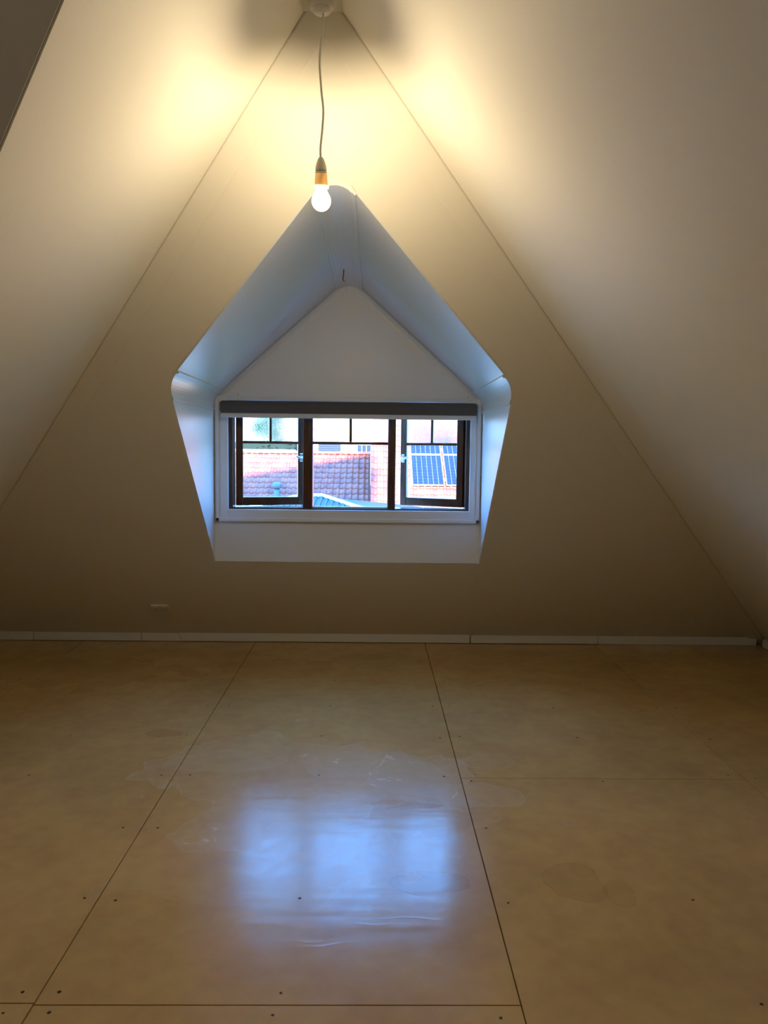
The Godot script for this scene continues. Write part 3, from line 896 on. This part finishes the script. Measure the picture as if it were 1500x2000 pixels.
func make_outside() -> void:
	var rng := RandomNumberGenerator.new()
	rng.seed = 12
	var st := begin()
	box(st, Vector3(-90, -6.4, -150), Vector3(90, -6.0, 60), 0.01)
	tag(build(st, "ground", M.lawn), "ground of the gardens below the neighbouring houses", "ground", "", "structure")

	# left neighbour
	var h := base("tiled_house", Vector3(-4.5, -6.0, -28.0))
	tag(h, "neighbouring house with a long red terracotta tile roof and horizontal ridge", "house")
	var off := -h.position
	var up_l := Vector3(0, L_TAN, -1).normalized()
	var g := 0.33
	var top_l := Vector3(0, L_RIDGE.y, L_RIDGE.z)
	var rows := 12
	var start_l := top_l - up_l * (g * rows)
	st = begin()
	var xl := -9.0
	var xr := -0.10
	var eave_l := top_l - up_l * 6.4
	slab(st, PackedVector2Array([Vector2(xl, 0), Vector2(xr, 0), Vector2(xr, 1), Vector2(xl, 1)]), func(p): return (Vector3(p.x, 0, 0) + eave_l.lerp(top_l, p.y)) + off, Vector3(0, -0.12, 0))
	slab(st, PackedVector2Array([Vector2(xl, 0), Vector2(xr, 0), Vector2(xr, 1), Vector2(xl, 1)]), func(p): return (Vector3(p.x, 0, 0) + Vector3(0, eave_l.y, 2.0 * top_l.z - eave_l.z).lerp(top_l, p.y)) + off, Vector3(0, -0.12, 0))
	build(st, "roof_deck", M.deck, h)
	bar(h, "wall", Vector3(xl + 0.3, -6.0, -32.5) + off, Vector3(xr - 0.3, eave_l.y - 0.05, -23.4) + off, M.brick_wall, 0.01)
	var roof := base("roof_covering", off, h)
	tiled(roof, -5.28, 24, 0.213, start_l, L_TAN, rows, g, rng)
	tiles_rest(roof, -5.28, 0.213, start_l, L_TAN, g, [[-17, 17, -7, 19], [0, 24, -7, 7]])
	var capm: Mesh
	st = begin(false)
	var arc := []
	for i in 7:
		var a := PI * i / 6.0
		arc.append(Vector2(cos(a) * 0.12, sin(a) * 0.085))
	for i in 6:
		face(st, [Vector3(0, arc[i].y + 0.012, arc[i].x * 1.08), Vector3(0, arc[i + 1].y + 0.012, arc[i + 1].x * 1.08), Vector3(0.42, arc[i + 1].y, arc[i + 1].x), Vector3(0.42, arc[i].y, arc[i].x)], Vector3(0, arc[i].y + arc[i + 1].y, arc[i].x + arc[i + 1].x))
	st.set_smooth_group(-1)
	face(st, arc.map(func(p): return Vector3(0, p.y + 0.012, p.x * 1.08)), Vector3.LEFT)
	capm = made(st)
	for i in 13:
		var o := put_mesh(capm, "ridge_tile", M.tiles[i % 3], roof)
		o.position = Vector3(-5.35 + i * 0.40, L_RIDGE.y + 0.015, L_RIDGE.z)
	# galvanised vent on that roof
	var v := base("roof_vent", Vector3(-3.19, -0.17, -25.55))
	tag(v, "small galvanised vent pipe with a cowl on the red tile roof", "vent")
	st = begin(false)
	lathe(st, [Vector2(0.0, 0.24), Vector2(0.095, 0.24), Vector2(0.10, 0.05), Vector2(0.15, -0.06), Vector2(0.17, -0.10)].map(func(p): return p), Vector3.ZERO, 20)
	build(st, "pipe", M.galv, v)
	st = begin(false)
	lathe(st, [Vector2(0.0, 0.45), Vector2(0.11, 0.43), Vector2(0.155, 0.38), Vector2(0.155, 0.26), Vector2(0.14, 0.24), Vector2(0.0, 0.24)].map(func(p): return p), Vector3.ZERO, 20)
	build(st, "cowl", M.galv, v)

	# right neighbour
	var r := base("solar_house", Vector3(3.0, -6.0, -26.0))
	tag(r, "neighbouring house with a sunlit red tile roof carrying solar panels", "house")
	off = -r.position
	var up_r := Vector3(0, R_TAN, -1).normalized()
	var top_r := R_EAVE + up_r * 5.6
	st = begin()
	xl = -0.07
	xr = 9.0
	slab(st, PackedVector2Array([Vector2(xl, 0), Vector2(xr, 0), Vector2(xr, 1), Vector2(xl, 1)]), func(p): return (Vector3(p.x, 0, 0) + R_EAVE.lerp(top_r, p.y)) + off, Vector3(0, -0.14, 0))
	slab(st, PackedVector2Array([Vector2(xl, 0), Vector2(xr, 0), Vector2(xr, 1), Vector2(xl, 1)]), func(p): return (Vector3(p.x, 0, 0) + Vector3(0, R_EAVE.y, 2.0 * top_r.z - R_EAVE.z).lerp(top_r, p.y)) + off, Vector3(0, -0.14, 0))
	build(st, "roof_deck", M.deck, r)
	st = begin()
	slab(st, PackedVector2Array([Vector2(-23.3, -6.0), Vector2(2.0 * top_r.z + 23.3, -6.0), Vector2(2.0 * top_r.z + 23.3, -0.45), Vector2(top_r.z, top_r.y - 0.35), Vector2(-23.3, -0.45)]), func(p): return Vector3(0.15, p.y, p.x) + off, Vector3(8.6, 0, 0))
	build(st, "wall", M.brick_wall, r)
	st = begin()
	box(st, Vector3(-0.1, R_EAVE.y - 0.14, R_EAVE.z) + off, Vector3(9.0, R_EAVE.y - 0.02, R_EAVE.z + 0.12) + off, 0.02)
	build(st, "gutter", M.steel_roof, r)
	roof = base("roof_covering", off, r)
	tiled(roof, -0.08, 18, 0.205, R_EAVE, R_TAN, 16, 0.345, rng)
	tiles_rest(roof, -0.08, 0.205, R_EAVE, R_TAN, 0.345, [[18, 26, 0, 16]])
	# solar panels
	var bas := Basis(Vector3.RIGHT, Vector3(0, 1, R_TAN).normalized(), -up_r)
	for row in 2:
		for col in 2:
			var p := base("solar_panel", Vector3.ZERO, r)
			var c0 := Vector3(1.215 + col * 1.055 + 0.5, 0, 0) + R_EAVE * Vector3(0, 1, 1) + up_r * (1.02 + row * 1.745 + 0.85) + bas.y * 0.15
			p.transform = Transform3D(bas, c0 + off)
			bar(p, "backsheet", Vector3(-0.485, -0.010, -0.835), Vector3(0.485, 0.006, 0.835), M.backsheet, 0.001)
			st = begin()
			for i in 6:
				for j in 10:
					var x := -0.485 + (i + 0.5) * 0.97 / 6.0
					var z := -0.835 + (j + 0.5) * 1.67 / 10.0
					box(st, Vector3(x - 0.0765, 0.004, z - 0.0815), Vector3(x + 0.0765, 0.0085, z + 0.0815), 0.001)
			build(st, "cells", M.cell, p)
			for s in [-1.0, 1.0]:
				bar(p, "frame_side", Vector3(s * 0.4875 - 0.0125, -0.02, -0.85), Vector3(s * 0.4875 + 0.0125, 0.016, 0.85), M.alu, 0.002)
				bar(p, "frame_end", Vector3(-0.4875, -0.02, s * 0.8375 - 0.0125), Vector3(0.4875, 0.016, s * 0.8375 + 0.0125), M.alu, 0.002)
				bar(p, "mounting_rail", Vector3(-0.52, -0.115, s * 0.45 - 0.02), Vector3(0.52, -0.02, s * 0.45 + 0.02), M.alu, 0.002)

	# corrugated hip roof in front of the left house
	var m := base("metal_roof_shed", Vector3(-1.5, -6.0, -19.5))
	tag(m, "blue-grey corrugated metal hip roof with white ridge capping below the window", "shed")
	off = -m.position
	var B := Vector3(-1.235, 0.20, -19.0)
	var C := Vector3(-0.10, -0.02, -17.2)
	var D := B + (C - B) * 2.6                    # foot of the right hip
	var A := Vector3(-1.78, 0.20, -19.0)
	var E := Vector3(A.x - (D.x - B.x), D.y, D.z) # foot of the left hip
	var dn := Vector3(0, D.y - B.y, D.z - B.z)
	st = begin()
	var n := 46
	for i in n:
		var xa := lerpf(E.x, D.x, float(i) / n)
		var xb := lerpf(E.x, D.x, float(i + 1) / n)
		for half in 2:
			var x0 := lerpf(xa, xb, 0.0 if half == 0 else 0.62)
			var x1 := lerpf(xa, xb, 0.62 if half == 0 else 1.0)
			var lift := Vector3(0, 0.0 if half == 0 else 0.03, 0)
			var ends := []
			for x in [x0, x1]:
				var f := 0.0
				if x > B.x: f = clampf((x - B.x) / (D.x - B.x), 0.0, 1.0)
				elif x < A.x: f = clampf((A.x - x) / (A.x - E.x), 0.0, 1.0)
				ends.append(Vector3(x, A.y, A.z) + dn * f + lift + off)
				ends.append(Vector3(x, A.y, A.z) + dn + lift + off)
			face(st, [ends[0], ends[2], ends[3], ends[1]], Vector3.UP)
			if half == 1:
				for k in 2:
					face(st, [ends[k * 2], ends[k * 2 + 1], ends[k * 2 + 1] - lift, ends[k * 2] - lift], Vector3(-1.0 + 2.0 * k, 0, 0))
	build(st, "roof_sheet", M.steel_roof, m)
	st = begin()
	var back_z := 2.0 * A.z - D.z
	face(st, [B + off, D + off, Vector3(D.x, D.y, back_z) + off], Vector3.UP)
	face(st, [A + off, E + off, Vector3(E.x, E.y, back_z) + off], Vector3.UP)
	face(st, [A + off, B + off, Vector3(D.x, D.y, back_z) + off, Vector3(E.x, E.y, back_z) + off], Vector3.UP)
	build(st, "roof_sheet", M.steel_roof, m)
	var up3 := Vector3(0, 0.03, 0)
	st = begin(false)
	tube(st, [A + off + up3, B + off + up3], 0.055, 8)
	build(st, "ridge_capping", M.white_out, m)
	for hp in [[A, E], [B, D]]:
		st = begin(false)
		tube(st, [hp[0] + off + up3, hp[1] + off + up3], 0.055, 8)
		build(st, "hip_capping", M.white_out, m)
	bar(m, "wall", Vector3(E.x + 0.2, -6.0, back_z + 0.2) + off, Vector3(D.x - 0.2, D.y - 0.05, D.z - 0.2) + off, M.white_out, 0.01)

	# pale house behind, with a window
	var bh := base("weatherboard_house", Vector3(-2.5, -6.0, -42.0))
	tag(bh, "pale weatherboard house with a blue-grey bay behind the tile ridge", "house")
	off = -bh.position
	bar(bh, "wall", Vector3(-4.2, -6.0, -46.0) + off, Vector3(3.2, 3.4, -40.4) + off, M.white_out, 0.01)
	for i in 10:
		var y := 0.75 + i * 0.11
		bar(bh, "weatherboard", Vector3(-2.87, y, -40.4) + off, Vector3(-1.74, y + 0.104, -40.0 + 0.01 * (i % 2)) + off, M.blue_wall, 0.012)
	for i in 9:
		var y := 0.75 + i * 0.11
		bar(bh, "weatherboard", Vector3(-1.72, y, -40.4) + off, Vector3(-0.90, y + 0.104, -40.30) + off, M.white_out, 0.012)
	var wn := base("window", off, bh)
	bar(wn, "pane", Vector3(-0.84, 0.9, -40.36), Vector3(-0.12, 1.62, -40.33), M.glass_dark, 0.0)
	for x in [-0.85, -0.60, -0.36, -0.12]:
		bar(wn, "glazing_bar", Vector3(x - 0.014, 0.88, -40.33), Vector3(x + 0.014, 1.65, -40.28), M.white_out, 0.004)
	for y in [0.90, 1.26, 1.63]:
		bar(wn, "glazing_bar", Vector3(-0.87, y - 0.012, -40.33), Vector3(-0.10, y + 0.012, -40.285), M.white_out, 0.004)
	st = begin()
	slab(st, PackedVector2Array([Vector2(-5, 3.3), Vector2(4, 3.3), Vector2(3, 5.2), Vector2(-4, 5.2)]), func(p): return Vector3(p.x, p.y, -39.8 - (p.y - 3.3) * 1.6) + off, Vector3(0, 0, -0.15))
	build(st, "roof", M.steel_roof, bh)

	# long white parapet and hedge behind the left ridge
	var pw := bar(self, "garden_parapet", Vector3(-13, -6.0, -34.4), Vector3(-3.45, 1.345, -34.0), M.white_out, 0.02)
	pw.name = "parapet_wall"
	tag(pw, "white wall top running behind the left tile ridge", "wall")
	st = begin()
	for i in 500:
		var p := Vector3(rng.randf_range(-12.0, -3.4), rng.randf_range(0.6, 1.74), rng.randf_range(-36.3, -35.6))
		var d := Basis.from_euler(Vector3(rng.randf() * 6, rng.randf() * 6, 0))
		leaf(st, p, d, rng.randf_range(0.10, 0.22))
	box(st, Vector3(-12, -6.0, -36.2), Vector3(-3.5, 1.68, -35.7), 0.1)
	tag(build(st, "clipped_hedge", M.hedge), "dark green hedge behind the white wall", "hedge")

	tree("garden_tree", Vector3(-6.5, -6, -52.0), 10.9, 1.5, rng, "leafy tree showing pale green through the pebbled panes on the left")

	# tall neighbour behind the camera whose shadow lies across the left roof
	var tb := base("brick_terrace", Vector3(-5.5, -6.0, 16.0))
	tag(tb, "tall brick terrace house behind the attic, out of view", "house")
	off = -tb.position
	st = begin()
	var s := Vector3(-0.08, 0.30, 0.95).normalized()
	var ka := 42.0
	# its parapet follows the edge of the shade seen on the tiles
	var e0 := Vector3(-5.6, 0.20, -26.3) + s * ka
	var e1 := Vector3(-0.09, 1.22, -28.0) + s * ka
	slab(st, PackedVector2Array([Vector2(e0.x, -6.0), Vector2(e1.x, -6.0), Vector2(e1.x, e1.y), Vector2(e0.x, e0.y)]), func(p): return Vector3(p.x, p.y, lerpf(e0.z, e1.z, (p.x - e0.x) / (e1.x - e0.x))) + off, Vector3(0, 0, 6.0))
	build(st, "wall", M.brick_wall, tb)
	st = begin()
	slab(st, PackedVector2Array([Vector2(e0.x - 0.05, e0.y - 0.08), Vector2(e1.x + 0.05, e1.y - 0.08), Vector2(e1.x + 0.05, e1.y + 0.01), Vector2(e0.x - 0.05, e0.y + 0.01)]), func(p): return Vector3(p.x, p.y, lerpf(e0.z, e1.z, (p.x - e0.x) / (e1.x - e0.x)) - 0.05) + off, Vector3(0, 0, 6.1))
	build(st, "coping", M.white_out, tb)
	for k in 6:
		var wx: float = lerpf(e0.x, e1.x, [0.2, 0.5, 0.8][k % 3])
		var wy: float = -3.0 + 3.6 * (k / 3)
		bar(tb, "window", Vector3(wx - 0.5, wy, e1.z - 0.06) + off, Vector3(wx + 0.5, wy + 1.5, e1.z + 1.9) + off, M.glass_dark, 0.01)

func leaf(st: SurfaceTool, p: Vector3, b: Basis, r: float) -> void:
	face(st, [p + b * Vector3(-r, 0, 0), p + b * Vector3(0, 0.12 * r, r * 0.5), p + b * Vector3(r, 0, 0), p + b * Vector3(0, 0.12 * r, -r * 0.5)], b.y)

func tree(called: String, at: Vector3, height: float, radius: float, rng: RandomNumberGenerator, label: String) -> void:
	var t := base(called, at)
	tag(t, label, "tree")
	var st := begin(false)
	tube(st, [Vector3.ZERO, Vector3(0.1, height * 0.4, 0), Vector3(0, height * 0.75, 0.1)], 0.16, 8)
	for i in 5:
		var a := TAU * i / 5.0
		tube(st, [Vector3(0.05, height * 0.5, 0), Vector3(cos(a) * radius * 0.6, height * 0.8, sin(a) * radius * 0.6)], 0.06, 6)
	build(st, "trunk", M.bark, t)
	st = begin()
	var blobs := []
	for i in 14:
		blobs.append(Vector3(rng.randfn() * radius * 0.5, height * 0.8 + rng.randfn() * radius * 0.45, rng.randfn() * radius * 0.5))
	for i in 5200:
		var c: Vector3 = blobs[rng.randi() % blobs.size()]
		var d := Vector3(rng.randfn(), rng.randfn(), rng.randfn()).normalized() * radius * 0.5 * pow(rng.randf(), 0.4)
		leaf(st, c + d, Basis.from_euler(Vector3(rng.randf() * 6, rng.randf() * 6, rng.randf() * 6)), rng.randf_range(0.10, 0.19))
	tag(build(st, "crown", M.leaf, t), "", "", "", "stuff")
